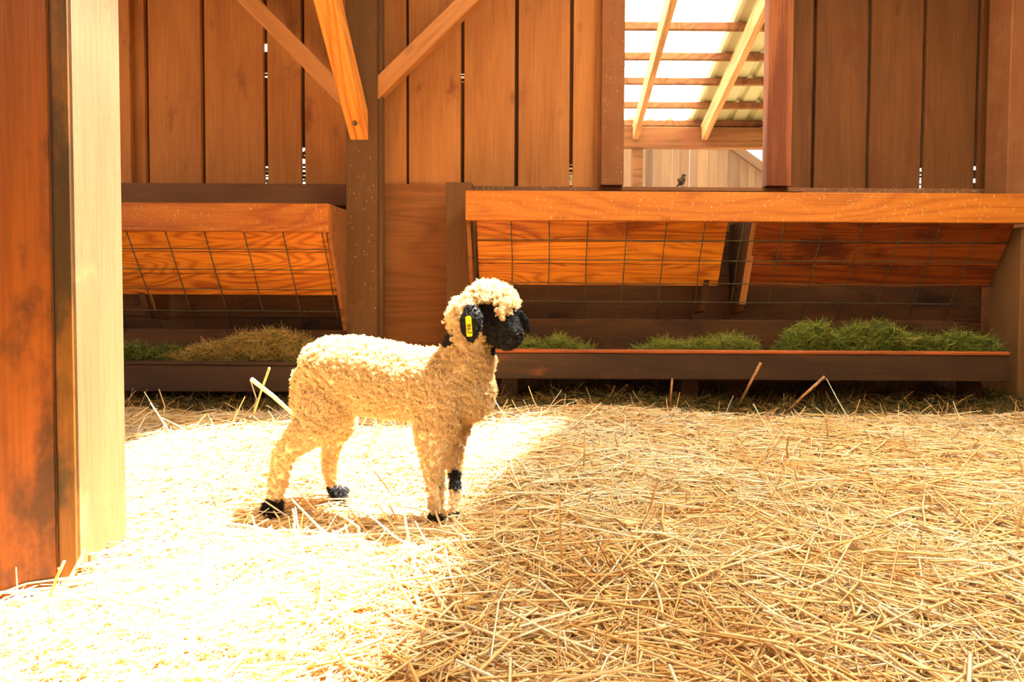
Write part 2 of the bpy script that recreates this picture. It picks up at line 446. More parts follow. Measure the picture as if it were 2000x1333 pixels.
# side braces lie against the wall plane
def brace(pa, pb, Y, wid, mat, tag=None):
    a, b = P(*pa, Y), P(*pb, Y); d = (b - a); a2 = a - d * .0; b2 = b + d * 1.05
    o = timber('knee_brace', a2, b2, .07, wid, mat, pc, side=Vector((0, 1, 0)), b=.004)
    return o
brace((690, 208), (468, -18), PY + .06, .085, M['brace'])
brace((722, 192), (932, -14), PY + .06, .085, M['brace'])
a = Vector((X(702, PY), PY + .01, Z(250, PY))); b = a + Vector((-.02, -.92, .86))
kb = timber('knee_brace', a + Vector((0, .06, -.055)), b, .092, .11, M['brace_red'], pc, side=Vector((1, 0, 0)), b=.004)
kb['label'] = 'orange knee brace running forward from the post'
bm = bmesh.new(); bmesh.ops.create_uvsphere(bm, u_segments=10, v_segments=6, radius=.012); c = P(693, 241, PY - .085)
bmesh.ops.translate(bm, verts=bm.verts, vec=c); bm_obj('bolt', bm, M['steel'], pc)
tb = box('tie_beam', X(690, PY), X(735, PY), 1.3, PY + .1, b.z - .02, b.z + .16, M['post']); props(tb, 'heavy tie beam running forward overhead from the centre post', 'beam')

sp = box('short_post', X(871, PY), X(922, PY), PY, PY + .12, -.02, Z(357, PY), M['post'], b=.004)
props(sp, 'short brown timber post at the left end of the long hay feeder', 'post')
rp = box('corner_post', X(1967, 3.45), X(1967, 3.45) + .2, 3.45, 3.63, -.03, ZT, M['stud'], b=.005)
props(rp, 'pale dusty corner post at the far right of the back wall', 'post')

# ------------------------------------------------------------------ hay feeders
FY, MY = 3.20, 3.53            # front of the top rail / foot of the wire grid
def feeder(xl, xr, ytop, ybot, ymesh, label, verts_px, hor_px, mats, left_end=True, right_end=True, splits=None, ribs=()):
    zt, zb, zm = Z(ytop, FY), Z(ybot, FY), Z(ymesh, MY)
    t = empty('hay_feeder', ((xl + xr) / 2, FY, zm), label=label, cat='hay feeder')
    rail = box('top_rail', xl, xr, FY, FY + .04, zb, zt, M['feeder'], t, b=.003)
    # end panels follow the slope of the grid
    ends = ([xl] if left_end else []) + ([xr - .02] if right_end else [])
    for x in ends:
        prism_x('end_panel', [(FY + .042, zt), (PY - .003, zt), (PY - .003, zm + .16), (MY - .01, zm), (MY - .04, zm), (FY + .042, zb - .02)], x, x + .02, M['ply'], t)
    # sloping hopper boards just behind the grid
    y0, y1 = FY + .07, FY + .07 + .19
    z0, z1 = zb + .02, zb - .30
    for (xa, xb, mat) in splits:
        n = 3
        for k in range(n):
            f0, f1 = k / n, (k + 1) / n
            p0 = Vector(((xa + xb) / 2, y0 + (y1 - y0) * f0, z0 + (z1 - z0) * f0 - (.004 if k else 0)))
            p1 = Vector(((xa + xb) / 2, y0 + (y1 - y0) * f1, z0 + (z1 - z0) * f1))
            d = (p1 - p0).normalized(); nrm = Vector((0, d.z, -d.y))
            if nrm.y < 0: nrm = -nrm
            bm = bmesh.new(); vs_ = []
            for x in (xa, xb):
                for q in (p0, p1):
                    for s_ in (0, .018):
                        vs_.append(bm.verts.new(Vector((x, q.y, q.z)) + nrm * s_))
            bmesh.ops.convex_hull(bm, input=vs_); bmesh.ops.dissolve_limit(bm, angle_limit=.01, verts=bm.verts, edges=bm.edges)
            bev(bm, .0015)
            bm_obj('hopper_board', bm, mat, t)
    for x in ribs:
        prism_x('rib', [(FY + .095, zb + .03), (PY + .2, zb + .03), (PY + .2, zm + .04), (MY - .01, zm + .06)], x, x + .03, M['lower'], t)
        q_ = 0 if x == X(1482, FY, 430) else .055
        timber('rib_edge', (x + .016, FY + .09 + q_, zb + .02), (x + .016, MY - .03 + q_, zm + .10), .032, .012, M['brace'], t, b=.001)
    gridp = empty('wire_grid', ((xl + xr) / 2, (FY + MY) / 2, (zb + zm) / 2)); gridp.parent = t; gridp.location -= t.location
    def G(x, f, sag=0): return Vector((x, FY + .045 + (MY - FY - .045) * f, zb + .004 + (zm - zb) * f))
    for x in verts_px:
        w_ = random.uniform(-.004, .004)
        bm = tube_bm([G(x, 0), G(x + w_, .35) + Vector((0, -.003, 0)), G(x - w_, .7), G(x, 1.0)], .0027, 5)
        bm_obj('wire', bm, M['wire'], gridp, smooth=True)
    for f in hor_px:
        n = 9; pts = [G(xl + .02 + (xr - xl - .04) * i / n, f) + Vector((0, -.004, random.uniform(-.002, .002))) for i in range(n + 1)]
        bm_obj('wire', tube_bm(pts, .0027, 5), M['wire'], gridp, smooth=True)
    return t
xs_r = [X(p, FY, 430) for p in (921, 997, 1073, 1150, 1228, 1306, 1383, 1460, 1540, 1618, 1696, 1774, 1850, 1928)]
feeder(X(909, FY, 400), X(2010, FY, 400), 373, 431, 629, 'long wooden hay feeder with a wire grid under the window, right of the posts',
       xs_r, (0.0, .18, .37, .60, .79, 1.0), None,
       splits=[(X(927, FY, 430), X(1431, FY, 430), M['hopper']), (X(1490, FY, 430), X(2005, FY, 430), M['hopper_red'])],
       ribs=(X(1482, FY, 430), X(1400, FY, 430) + .0), right_end=False)
ep = box('end_post', 2.27, 2.50, FY + .045, PY - .02, -.03, Z(436, FY), M['post'], b=.006)
props(ep, 'stout brown post under the right end of the long feeder rail', 'post')
xs_l = [X(p, FY, 455) for p in (622, 545, 467, 389, 312, 235, 158)]
feeder(-3.3, X(642, FY, 430), 400, 456, 648, 'shorter wooden hay feeder with a wire grid, left of the centre post',
       xs_l, (0.0, .17, .37, .57, .80), None, splits=[(-3.28, X(626, FY, 455), M['hopper'])], left_end=False, ribs=(X(205, FY, 455),))

# props seen under the hopper boards
# ------------------------------------------------------------------ troughs
def trough(xl, xr, ytop, ybot, label, worn):
    TY = 3.10
    zt, zb = Z(ytop, TY), Z(ybot, TY)
    t = empty('feed_trough', ((xl + xr) / 2, TY + .2, zb), label=label, cat='trough')
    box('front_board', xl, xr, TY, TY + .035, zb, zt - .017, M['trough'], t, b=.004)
    box('lip', xl, xr, TY - .003, TY + .04, zt - .016, zt, worn, t, b=.004)
    box('bottom', xl, xr, TY + .036, TY + .42, zb + .02, zb + .04, M['trough'], t, b=.002)
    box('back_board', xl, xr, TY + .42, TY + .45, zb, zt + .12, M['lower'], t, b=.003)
    box('end_board', xr - .03, xr - .0, TY + .036, TY + .42, zb + .041, zt, M['trough'], t, b=.002)
    for x in (xl + .12, (xl + xr) / 2 - .25, xr - .14):
        box('leg', x, x + .08, TY + .10, TY + .17, -.02, zb + .0, M['trough'], t, b=.003)
    return zt
TR = trough(X(925, 3.1, 700), X(1972, 3.1, 700), 683, 741, 'long dark feed trough under the window feeder, lip worn orange', M['lip'])
TL = trough(-3.2, X(668, 3.1, 700), 711, 770, 'dark feed trough behind the lamb, below the shorter feeder', M['trough'])

# ------------------------------------------------------------------ foreground door and post on the left
dl = empty('door_1', (-1.02, 1.30, 0), kind='structure')
dd = Vector((.77, .64, 0)).normalized()
e0 = Vector((-.937, 1.362, 0))
def door_plank(s0, s1, mat, proud=0.0, th=.03):
    nrm = Vector((dd.y, -dd.x, 0))
    bm = bmesh.new(); vs_ = []
    for s_ in (s0, s1):
        for q in (proud, proud - th):
            for z in (-.03, RZ - .02):
                vs_.append(bm.verts.new(e0 - dd * s_ + nrm * q + Vector((0, 0, z))))
    bmesh.ops.convex_hull(bm, input=vs_); bmesh.ops.dissolve_limit(bm, angle_limit=.01, verts=bm.verts, edges=bm.edges); bev(bm, .003)
    return bm_obj('plank', bm, mat, dl)
door_plank(.0, .030, M['door_edge'])
door_plank(.0335, .21, M['door'], -.004)
door_plank(.214, .42, M['door'], -.002)
fp = box('frame_post', -1.075, -.972, 1.415, 1.585, -.03, RZ - .01, M['framepost'], b=.006)
props(fp, 'sunlit pale timber post in the left foreground behind the brown planks', 'post')

# ------------------------------------------------------------------ straw, hay
def fibres(name, base, L, az, el, wid, tone, mat, flat=.45, bend=.12, parent=None, droop=None):
    """n stalks as bent three-sided rods, all in one mesh"""
    n = len(L)
    d = np.stack([np.cos(az) * np.cos(el), np.sin(az) * np.cos(el), np.sin(el)], 1)
    s = np.stack([-np.sin(az), np.cos(az), np.zeros(n)], 1)
    u = np.cross(d, s) * -1
    bd = rng.normal(0, bend, n) * L; bd2 = rng.normal(0, bend * .4, n) * L
    if droop is not None: bd2 = bd2 + droop * L
    ts = [(-.5), 0, .5]
    V = np.empty((n, 3, 3, 3), np.float32)
    roll = rng.uniform(0, 2 * math.pi, n)
    for j, t in enumerate(ts):
        cpt = base + d * (L * t)[:, None]
        if j == 1: cpt = cpt + s * bd[:, None] * .5 + u * bd2[:, None] * .5
        for q in range(3):
            a = roll * 0 + 2 * math.pi * q / 3 + .5
            w_ = wid * (1 if j < 2 else .75)
            V[:, j, q] = cpt + (s * (np.cos(a) * w_ * .58)[:, None] + u * (np.sin(a) * w_ * .58 * (1 if flat is None else flat * 1.6))[:, None])
    V = V.reshape(-1, 3)
    F = []
    for j in range(2):
        for q in range(3):
            F.append([j * 3 + q, j * 3 + (q + 1) % 3, (j + 1) * 3 + (q + 1) % 3, (j + 1) * 3 + q])
    F = np.array(F); faces = (F[None] + (np.arange(n) * 9)[:, None, None]).reshape(-1, 4)
    me = bpy.data.meshes.new(name)
    org = np.array([V[:, 0].mean(), V[:, 1].mean(), V[:, 2].min()])
    me.vertices.add(len(V)); me.vertices.foreach_set('co', (V - org).astype(np.float32).ravel())
    me.loops.add(faces.size); me.loops.foreach_set('vertex_index', faces.astype(np.int32).ravel())
    me.polygons.add(len(faces)); me.polygons.foreach_set('loop_start', (np.arange(len(faces)) * 4).astype(np.int32))
    me.update(calc_edges=True)
    at = me.attributes.new('tone', 'FLOAT', 'POINT'); at.data.foreach_set('value', np.repeat(np.clip(tone, 0, 1), 9).astype(np.float32))
    return link(name, me, mat, tuple(org), parent)

def blocked(x, y):
    b = (x > -1.09) & (x < -.96) & (y > 1.40) & (y < 1.60)
    s_ = (x - e0.x) * dd.y - (y - e0.y) * dd.x
    b |= (s_ < .01) & (s_ > -.05) & (y < 1.37) & (x < -.95)
    return b

def straw_layer(n, x0, x1, y0, y1, Lr, wr_, lift, elsd, up_frac, tonem=.68, tones=.22, name='straw_bedding', mat=None):
    x = rng.uniform(x0, x1, n); y = rng.uniform(y0, y1, n)
    ok = ~blocked(x, y); x, y = x[ok], y[ok]; n = len(x)
    L = rng.uniform(*Lr, n) * rng.uniform(.6, 1, n); wd = rng.uniform(*wr_, n)
    el = rng.normal(0, elsd, n); upm = rng.random(n) < up_frac
    el = np.where(upm, rng.uniform(.35, 1.25, n), el); L = np.where(upm, L * .8, L)
    az = rng.uniform(0, 2 * math.pi, n)
    z = hgt(x, y) + rng.uniform(0, lift, n) + np.abs(np.sin(el)) * L * np.where(upm, .40, .25)
    patchy = .12 * np.sin(3.1 * x + 1) * np.cos(2.7 * y) + .06 * np.sin(11 * x + 7 * y)
    tone = rng.normal(tonem, tones, n) + patchy
    return np.stack([x, y, z], 1), L, az, el, wd, tone

def cat_layers(*ls): return [np.concatenate([l[i] for l in ls]) for i in range(6)]
near = cat_layers(straw_layer(48000, -2.3, 2.45, .85, 3.02, (.05, .20), (.0016, .0042), .018, .10, .02),
                  straw_layer(9000, -1.6, 2.2, .85, 3.0, (.10, .34), (.0032, .0068), .028, .08, .03, .74, .18),
                  straw_layer(30000, -1.4, 1.6, .80, 2.2, (.02, .09), (.0010, .0022), .02, .16, .05, .6, .25),
                  straw_layer(7000, -2.9, 2.45, 2.7, 3.03, (.05, .18), (.0016, .003), .02, .16, .05, .55, .2))
so = fibres('straw_bedding', *near, M['straw']); props(so, 'loose golden straw bedding spread over the whole pen floor', 'straw', kind='stuff')
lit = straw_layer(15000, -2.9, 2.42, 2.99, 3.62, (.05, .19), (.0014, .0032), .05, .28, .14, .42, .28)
lo = fibres('trampled_litter', *lit, M['litter']); props(lo, 'trampled hay and straw litter beneath the troughs, coloured dark for shade', 'hay', kind='stuff')

def hay(px0_, px1_, Yc, zb, hmax, n, label, mat, seed, tm=.45, pts=None):
    """a heap in a trough, cut to the heap's own outline"""
    x0, x1 = X(px0_, Yc, 670), X(px1_, Yc, 670)
    t = rng.random(n); x = x0 + (x1 - x0) * t
    prof = np.interp(t, [p[0] for p in pts], [p[1] for p in pts]) * hmax
    y = Yc + .02 + rng.normal(0, .07, n).clip(-.07, .2)
    fall = 1 - ((y - Yc) / .26) ** 2
    z = zb + rng.random(n) ** .6 * prof * fall
    L = rng.uniform(.03, .14, n) * rng.uniform(.5, 1, n); el = rng.normal(.35, .55, n); az = rng.normal(0, .7, n) + np.where(rng.random(n) < .5, 0, math.pi)
    x = x + .02 * np.sin(40 * x); z = z + .012 * np.sin(37 * x + 11 * y) * prof / hmax
    z = np.maximum(z, zb + np.abs(np.sin(el)) * L * .4)
    o = fibres('hay_heap', np.stack([x, y, z], 1), L, az, el, rng.uniform(.001, .0028, n), rng.normal(tm, .32, n), mat, bend=.22)
    props(o, label, 'hay', kind='stuff')
    # core of the heap, so that it is not see-through
    return o
HB = .04
bell = [(0, .25), (.15, .8), (.4, .9), (.6, 1), (.85, .7), (1, .2)]
zR, zL = TR - .075, TL - .07
hay(1000, 1160, 3.24, zR, .115, 4500, 'small flat heap of green hay just right of the lamb muzzle', M['hay'], 1, .5, bell)
hay(1248, 1478, 3.24, zR, .14, 5200, 'middle heap of green hay in the long trough', M['hay'], 2, .5, [(0, .5), (.2, .75), (.5, .7), (.8, 1), (.93, .7), (1, .2)])
hay(1532, 1950, 3.24, zR, .20, 14000, 'largest heap of green hay at the right end of the long trough', M['hay'], 3, .42,
    [(0, .3), (.07, .95), (.14, .98), (.24, .75), (.32, .9), (.44, 1), (.52, .8), (.68, .62), (.86, .75), (.96, .55), (1, .3)])
hay(200, 352, 3.24, zL, .14, 5500, 'dark green hay at the left end of the shorter trough', M['hay'], 4, .3, [(0, .8), (.5, .85), (.9, .8), (1, .4)])
hay(340, 625, 3.24, zL, .21, 9500, 'tan and green hay heaped in the shorter trough behind the lamb', M['hay_mixed'], 5, .5,
    [(0, .4), (.15, .55), (.4, .8), (.65, 1), (.85, .9), (1, .6)])

def flecks(parent, x0, x1, y, z0, z1, n, face='Y'):
    x = rng.uniform(x0, x1, n); z = rng.uniform(z0, z1, n)
    L = rng.uniform(.003, .016, n) * rng.uniform(.4, 1, n); el = rng.normal(1.2, .5, n)
    o = fibres('straw_fleck', np.stack([x, np.full(n, y - .0008), z], 1), L, rng.choice([0, math.pi], n), el, rng.uniform(.0008, .0018, n), rng.uniform(.5, 1, n), M['straw'], parent=parent, bend=.2)
    o['kind'] = 'stuff'; o['label'] = 'pale straw flecks clinging to the wood'
hf_ = [o for o in bpy.data.objects if o.name.startswith('hay_feeder')]
flecks(hf_[0], X(912, FY, 400), 2.2, FY, Z(430, FY), Z(376, FY), 420)
flecks(hf_[1], -2.0, X(640, FY, 400), FY, Z(455, FY), Z(402, FY), 90)
flecks(pc, px0, px1, PY, Z(650, PY), Z(280, PY), 60)
flecks(wall, X(930, WY - .05), 2.4, WY - .05, Z(373, WY - .05), Z(365, WY - .05), 200)
flecks(win, X(1176, WY - .1), WX0, WY - .1, Z(360, WY - .1), Z(0, WY - .1), 60)

# single stalks that stand out
def stalk(pa, pb, Ya, Yb, r, label, col):
    a, b = P(*pa, Ya), P(*pb, Yb); m = (a + b) / 2 + Vector((0, 0, .004))
    bm = tube_bm([a, m, b], [r, r * .95, r * .8], 7)
    o = bm_obj('straw_stalk', bm, col, smooth=True)
    props(o, label, 'straw', group='single stalks standing out of the bedding')
M['stalk_pale'] = plain('pale_stalk', (244, 226, 176), .5, 0, .1, 50)
M['stalk_gold'] = plain('golden_stalk', (216, 176, 84), .5, 0, .15, 50)
M['stalk_brown'] = plain('brown_stalk', (176, 120, 62), .6, 0, .15, 50)
stalk((491, 741), (575, 812), 1.98, 2.1, .0065, 'thick pale straw stalk sticking up left of the lamb rump', M['stalk_pale'])
stalk((526, 719), (497, 806), 2.0, 2.05, .0035, 'thin yellow stalk crossing the thick one left of the lamb', M['stalk_gold'])
stalk((1486, 709), (1440, 800), 3.0, 3.06, .0065, 'brown stalk leaning on the long trough front, left of its neighbour', M['stalk_brown'])
stalk((1611, 736), (1530, 812), 2.95, 3.0, .0065, 'brown stalk leaning right below the green hay heap', M['stalk_brown'])
stalk((1313, 740), (1308, 805), 2.95, 2.98, .005, 'short upright stalk below the long trough', M['stalk_brown'])
stalk((1142, 842), (1140, 925), 2.1, 2.12, .002, 'thin upright yellow stalk in the straw right of the lamb', M['stalk_gold'])

stalk((62, 1186), (262, 1150), 1.20, 1.27, .0042, 'long pale stalk lying at the foot of the brown planks on the left', M['stalk_pale'])
stalk((122, 1136), (292, 1128), 1.26, 1.29, .0048, 'thick pale stalk lying against the foot of the sunlit post', M['stalk_pale'])
stalk((98, 1166), (126, 1096), 1.24, 1.25, .003, 'short stalk standing up against the brown planks', M['stalk_gold'])

# ------------------------------------------------------------------ neighbouring shed seen through the window
A0, SL = 4.4, .28
def RZf(Y): return .6 + A0 - SL * Y
YB = 8.4
sh = empty('open_shed', (1.8, 7, 0), label='neighbouring timber shed with translucent roof sheets seen through the window', cat='shed')
for x in (-.56, .28, 1.12, 1.96, 2.80):
    timber('rafter', (x, 4.7, RZf(4.7) - .125), (x, YB + .05, RZf(YB + .05) - .145), .065, .20, M['shedwood'], sh)
for Yp in (5.2, 5.72, 6.22, 6.70, 7.17, 7.61, 8.09, 8.5):
    timber('purlin', (-1.0, Yp, RZf(Yp)), (3.6, Yp, RZf(Yp)), 0.06, .07, M['shedbeam'], sh, side=Vector((0, 1, 0)))
def sheet_obj(x0, x1, mat, name, period=.24):
    bm = bmesh.new(); n = int((x1 - x0) / period * 8); rows = []
    for Yp in (4.6, YB + .25):
        row = []
        for i in range(n + 1):
            x = x0 + (x1 - x0) * i / n; ph = (x / period) % 1
            h = .05 * max(0, 1 - abs(ph - .5) * 5)
            row.append(bm.verts.new((x, Yp, RZf(Yp) + .045 + h)))
        rows.append(row)
    for i in range(n): bm.faces.new((rows[0][i], rows[0][i + 1], rows[1][i + 1], rows[1][i]))
    o = bm_obj(name, bm, mat, sh)
    s_ = o.modifiers.new('thick', 'SOLIDIFY'); s_.thickness = .002
    return o
for k in range(3):
    sheet_obj(-1.0 + k * .935, -1.0 + (k + 1) * .935 - .006, M['clear'], 'translucent_sheet').location.z += .002 * (k % 2)
for k in range(2):
    sheet_obj(1.805 + k * .9, 1.805 + (k + 1) * .9 - .006, M['metal'], 'corrugated_sheet').location.z += .002 * (k % 2)
bz0, bz1 = Z(287, YB), Z(246, YB)
box('header_beam', -1.0, 3.6, YB, YB + .12, bz0, bz1, M['shedbeam'], sh, b=.006)
box('fascia', -1.0, 3.6, YB + .12, YB + .15, bz1 - .03, Z(229, YB + .13), M['shedwood'], sh)
box('post', X(1236, YB, 300), X(1256, YB, 300), YB + .01, YB + .13, -.06, bz0, M['shedbeam'], sh)
box('post', X(1820, YB, 300), X(1842, YB, 300), YB + .01, YB + .13, -.06, bz0, M['shedbeam'], sh)
box('post', -.8, -.66, YB + .01, YB + .13, -.06, bz0, M['shedbeam'], sh)
for x in (-.8, 3.2): box('post', x, x + .14, 4.8, 4.94, -.06, RZf(4.9) - .2, M['shedbeam'], sh)

FB = 12.0
fb = empty('far_barn', (2.2, FB, 0), label='far barn wall of pale upright boards with a sloping roof edge beyond the shed', cat='barn')
xk = X(1436, FB, 290); zk = Z(290, FB)
xx = X(1090, FB, 300); i = 0
while xx < X(1560, FB, 300):
    wd = random.choice((.13, .17, .2, .15))
    def zt_(x): return min(4.2, zk - .06 - .69 * (x - xk))
    d_ = random.uniform(0, .025)
    bm = bmesh.new(); vs_ = []
    for x in (xx + .003, xx + wd - .003):
        for y in (FB + d_, FB + .03 + d_):
            vs_.append(bm.verts.new((x, y, -.06))); vs_.append(bm.verts.new((x, y, zt_(x))))
    bmesh.ops.convex_hull(bm, input=vs_); bm_obj('board', bm, M['farboard'], fb)
    xx += wd; i += 1
p0 = Vector((xk - 2.5, FB - .06, zk + .69 * 2.5)); p1 = Vector((xk + 1.6, FB - .06, zk - .69 * 1.6))
timber('verge_board', p0, p1, .10, .14, M['farboard'], fb, side=Vector((0, 1, 0)))

# shrubs outside, glimpsed through the gaps on the left
M['leaf'] = plain('shrub_leaf', (84, 108, 26), .6, 0, .2, 4)
def shrub(x, y, r, tall, label):
    bm = bmesh.new()
    for _ in range(900):
        v = Vector((random.gauss(0, 1), random.gauss(0, 1), random.gauss(0, 1))).normalized() * r * random.uniform(.5, 1)
        v.z = abs(v.z) * tall
        q = Euler((random.uniform(0, 6), random.uniform(0, 6), random.uniform(0, 6))).to_matrix()
        pts = [v + q @ Vector(c) * .05 for c in ((0, -1, 0), (.4, 0, .1), (0, 1, 0), (-.4, 0, .1))]
        bm.faces.new([bm.verts.new(p + Vector((x, y, 0))) for p in pts])
    for _ in range(6):
        a = random.uniform(0, 6.28)
        tube_bm([(x, y, -.06), (x + math.cos(a) * r * .3, y + math.sin(a) * r * .3, r * .5), (x + math.cos(a) * r * .6, y + math.sin(a) * r * .6, r)], [.02, .012, .004], 5, bm)
    o = bm_obj('shrub', bm, M['leaf'], origin=(x, y, 0)); props(o, label, 'shrub')
shrub(-2.25, 5.6, .95, 2.0, 'sunlit green shrub outside behind the gaps left of the centre post')
shrub(.08, 5.3, .45, 3.6, 'green shrub outside behind the gap left of the window')

# ------------------------------------------------------------------ sparrow on the sill
def blob_mesh(chains, vox, smooth_it, name):
    """chains of spheres (centre, radii) swept densely, then fused into one continuous skin"""
    bm = bmesh.new()
    for ch in chains:
        for (c0, r0), (c1, r1) in zip(ch[:-1], ch[1:]):
            c0, c1 = Vector(c0), Vector(c1)
            r0 = Vector((r0,) * 3) if isinstance(r0, (int, float)) else Vector(r0)
            r1 = Vector((r1,) * 3) if isinstance(r1, (int, float)) else Vector(r1)
            n = max(2, int((c1 - c0).length / (min(min(r0), min(r1)) * .35)) + 1)
            for i in range(n + 1):
                f = i / n; c = c0.lerp(c1, f); r = r0.lerp(r1, f)
                bmesh.ops.create_icosphere(bm, subdivisions=2, radius=1.0, matrix=Matrix.Translation(c) @ Matrix.Diagonal((*r, 1)))
    me = bpy.data.meshes.new(name); bm.to_mesh(me); bm.free()
    tmp = bpy.data.objects.new(name, me); COL.objects.link(tmp)
    m = tmp.modifiers.new('r', 'REMESH'); m.mode = 'VOXEL'; m.voxel_size = vox
    s_ = tmp.modifiers.new('s', 'SMOOTH'); s_.iterations = smooth_it; s_.factor = .6
    dg = bpy.context.evaluated_depsgraph_get(); dg.update()
    out = bpy.data.meshes.new_from_object(tmp.evaluated_get(dg))
    bpy.data.objects.remove(tmp); bpy.data.meshes.remove(me)
    out.name = name; out.polygons.foreach_set('use_smooth', [True] * len(out.polygons))
    return out

M['feather'] = plain('brown_feathers', (104, 78, 44), .85, 0, .25, 90)
M['beak'] = plain('dark_beak', (60, 44, 28), .5)
SY = WY - .01
bz = Z(363.5, WY - .055) + .002
bc = P(1332, 348, SY); bx = bc.x
bd = empty('sparrow', (bx, SY, bz), label='small brown bird perched on the window sill, facing right', cat='bird')
body = blob_mesh([[((bx - .012, SY, bz + .020), .010), ((bx - .003, SY, bz + .032), .018), ((bx + .004, SY, bz + .044), .0165), ((bx + .006, SY, bz + .058), .010), ((bx + .008, SY, bz + .066), .0112)],
                  [((bx - .012, SY, bz + .022), (.008, .010, .008)), ((bx - .03, SY, bz + .004), (.004, .007, .003))]], .0025, 4, 'body')
ob = link('body', body, M['feather'], (0, 0, 0), bd)
bm_obj('beak', tube_bm([(bx + .016, SY, bz + .067), (bx + .026, SY, bz + .065)], [.0036, .0006], 6), M['beak'], bd, smooth=True)
for s_ in (-1, 1):
    bm_obj('leg', tube_bm([(bx + .002, SY + s_ * .007, bz + .02), (bx + .003, SY + s_ * .008, bz + .004), (bx + .010, SY + s_ * .008, bz + .001)], .0012, 5), M['beak'], bd)
    bm = bmesh.new(); bmesh.ops.create_icosphere(bm, subdivisions=2, radius=1, matrix=Matrix.Translation((bx - .008, SY + s_ * .014, bz + .032)) @ Matrix.Rotation(-.75, 4, 'Y') @ Matrix.Diagonal((.008, .006, .022, 1)))
    bm_obj('wing', bm, M['feather'], bd, smooth=True)
    bm = bmesh.new(); bmesh.ops.create_icosphere(bm, subdivisions=1, radius=.0018, matrix=Matrix.Translation((bx + .013, SY + s_ * .0085, bz + .069)))
    bm_obj('eye', bm, M['beak'], bd, smooth=True)

# ------------------------------------------------------------------ the lamb
def R(px_, Y): return px_ * Y / FPX      # size in the photo -> metres
YR, YC, YH = 1.86, 1.76, 1.72            # depth of rump, chest, head
def S(px_, py_, Y, r, wide=1.0, tall=1.0, dy=0.0):
    q = P(px_, py_, Y); q.y += dy
    rr = R(r, Y)
    return (tuple(q), (rr, rr * wide, rr * tall))
torso = [S(622, 702, YR, 28, 1.45), S(650, 722, YR - .01, 58, 1.1, 1.05), S(700, 734, YR - .03, 68, .98, 1.08), S(750, 742, YR - .05, 68, .98, 1.06), S(810, 750, 1.79, 66, .98, 1.04),
         S(870, 757, YC, 70, .9, 1.0), S(908, 764, YC, 58, .9, 1.05)]
rump = [S(632, 735, YR, 42, 1.3), S(630, 790, YR, 42, 1.3)]
neck = [S(890, 745, YC, 62, .88), S(912, 705, YC - .01, 53, .88), S(920, 662, YC - .015, 46, .9), S(927, 622, YH + .01, 40, .95)]
hd = P(961, 614, YH)
fw = Vector((.62, -.50, -.60)).normalized()
hface = Vector((.78, -.62, 0)).normalized()          # where the face looks, level
sd_ = Vector((-.62, -.78, 0)).normalized()            # towards the near ear
skull = [(tuple(hd - hface * .020 + Vector((0, 0, .014))), .043), (tuple(hd + hface * .016 + Vector((0, 0, .012))), .044)]
crown = [(tuple(hd - hface * .022 + Vector((0, 0, .032))), .036), (tuple(hd + hface * .020 + Vector((0, 0, .030))), .030)]
muz = [(tuple(hd + hface * .012 + Vector((0, 0, -.004))), .042), (tuple(hd + hface * .042 + Vector((0, 0, -.028))), .035), (tuple(hd + hface * .066 + Vector((0, 0, -.052))), .0255)]
jaw = [(tuple(hd + hface * .0 + Vector((0, 0, -.034))), .034), (tuple(hd + hface * .052 + Vector((0, 0, -.070))), .0175)]
hn = [S(640, 790, YR - .05, 52, .8), S(612, 835, YR - .07, 36, .85), S(572, 868, YR - .08, 23), S(555, 885, YR - .08, 20), S(545, 930, 1.79, 16.5), S(537, 975, 1.785, 15), S(531, 998, 1.78, 18)]
hf = [S(650, 780, YR + .06, 46, .8), S(665, 830, YR + .06, 26, .9), S(648, 868, YR + .06, 16), S(644, 905, 1.92, 14), S(652, 945, 1.92, 13), S(664, 963, 1.905, 15)]
fn = [S(860, 790, YC - .04, 50, .7), S(847, 850, YC - .045, 36, .7), S(846, 905, YC - .045, 23, .9), S(850, 940, YC - .045, 16), S(851, 985, 1.70, 13), S(853, 1010, 1.695, 14.5)]
ff = [S(885, 790, YC + .05, 46, .7), S(884, 850, YC + .05, 27, .7), S(888, 905, YC + .045, 14, .9), S(889, 940, YC + .03, 9.5), S(888, 985, 1.765, 8), S(890, 1008, 1.75, 10)]
tail = [S(598, 735, YR + .01, 22), S(585, 790, YR + .01, 13), S(588, 812, YR + .01, 9)]
t = P(740, 1020, 1.8)
lamb = empty('lamb', (t.x, t.y, 0), label='curly woolled white lamb with a black face standing in the sun patch', cat='lamb')
bmesh_ = blob_mesh([torso, rump, neck, skull, crown, muz, jaw, hn, hf, fn, ff, tail], .0055, 5, 'body')
M['skin'] = plain('lamb_skin_wool', (226, 196, 150), .9, 0, .1, 60)
M['blackskin'] = plain('black_skin', (16, 13, 12), .55, 0, .2, 60)
def body_mat():
    k = NT('lamb_body'); at = k.n('ShaderNodeAttribute', attribute_name='dark')
    tc = k.n('ShaderNodeTexCoord')
    nz = k.noise(tc.outputs['Object'], 120, 3)
    c = k.mix(k.step(nz, .3, .7), lin(240, 222, 186), lin(214, 184, 138))
    c = k.mix(at.outputs['Fac'], c, lin(16, 13, 12)); k.l(c, k.bsdf.inputs['Base Color']); k.bsdf.inputs['Roughness'].default_value = .85
    return k.m
M['body'] = body_mat()
bo = link('body', bmesh_, M['body'], (0, 0, 0), lamb)

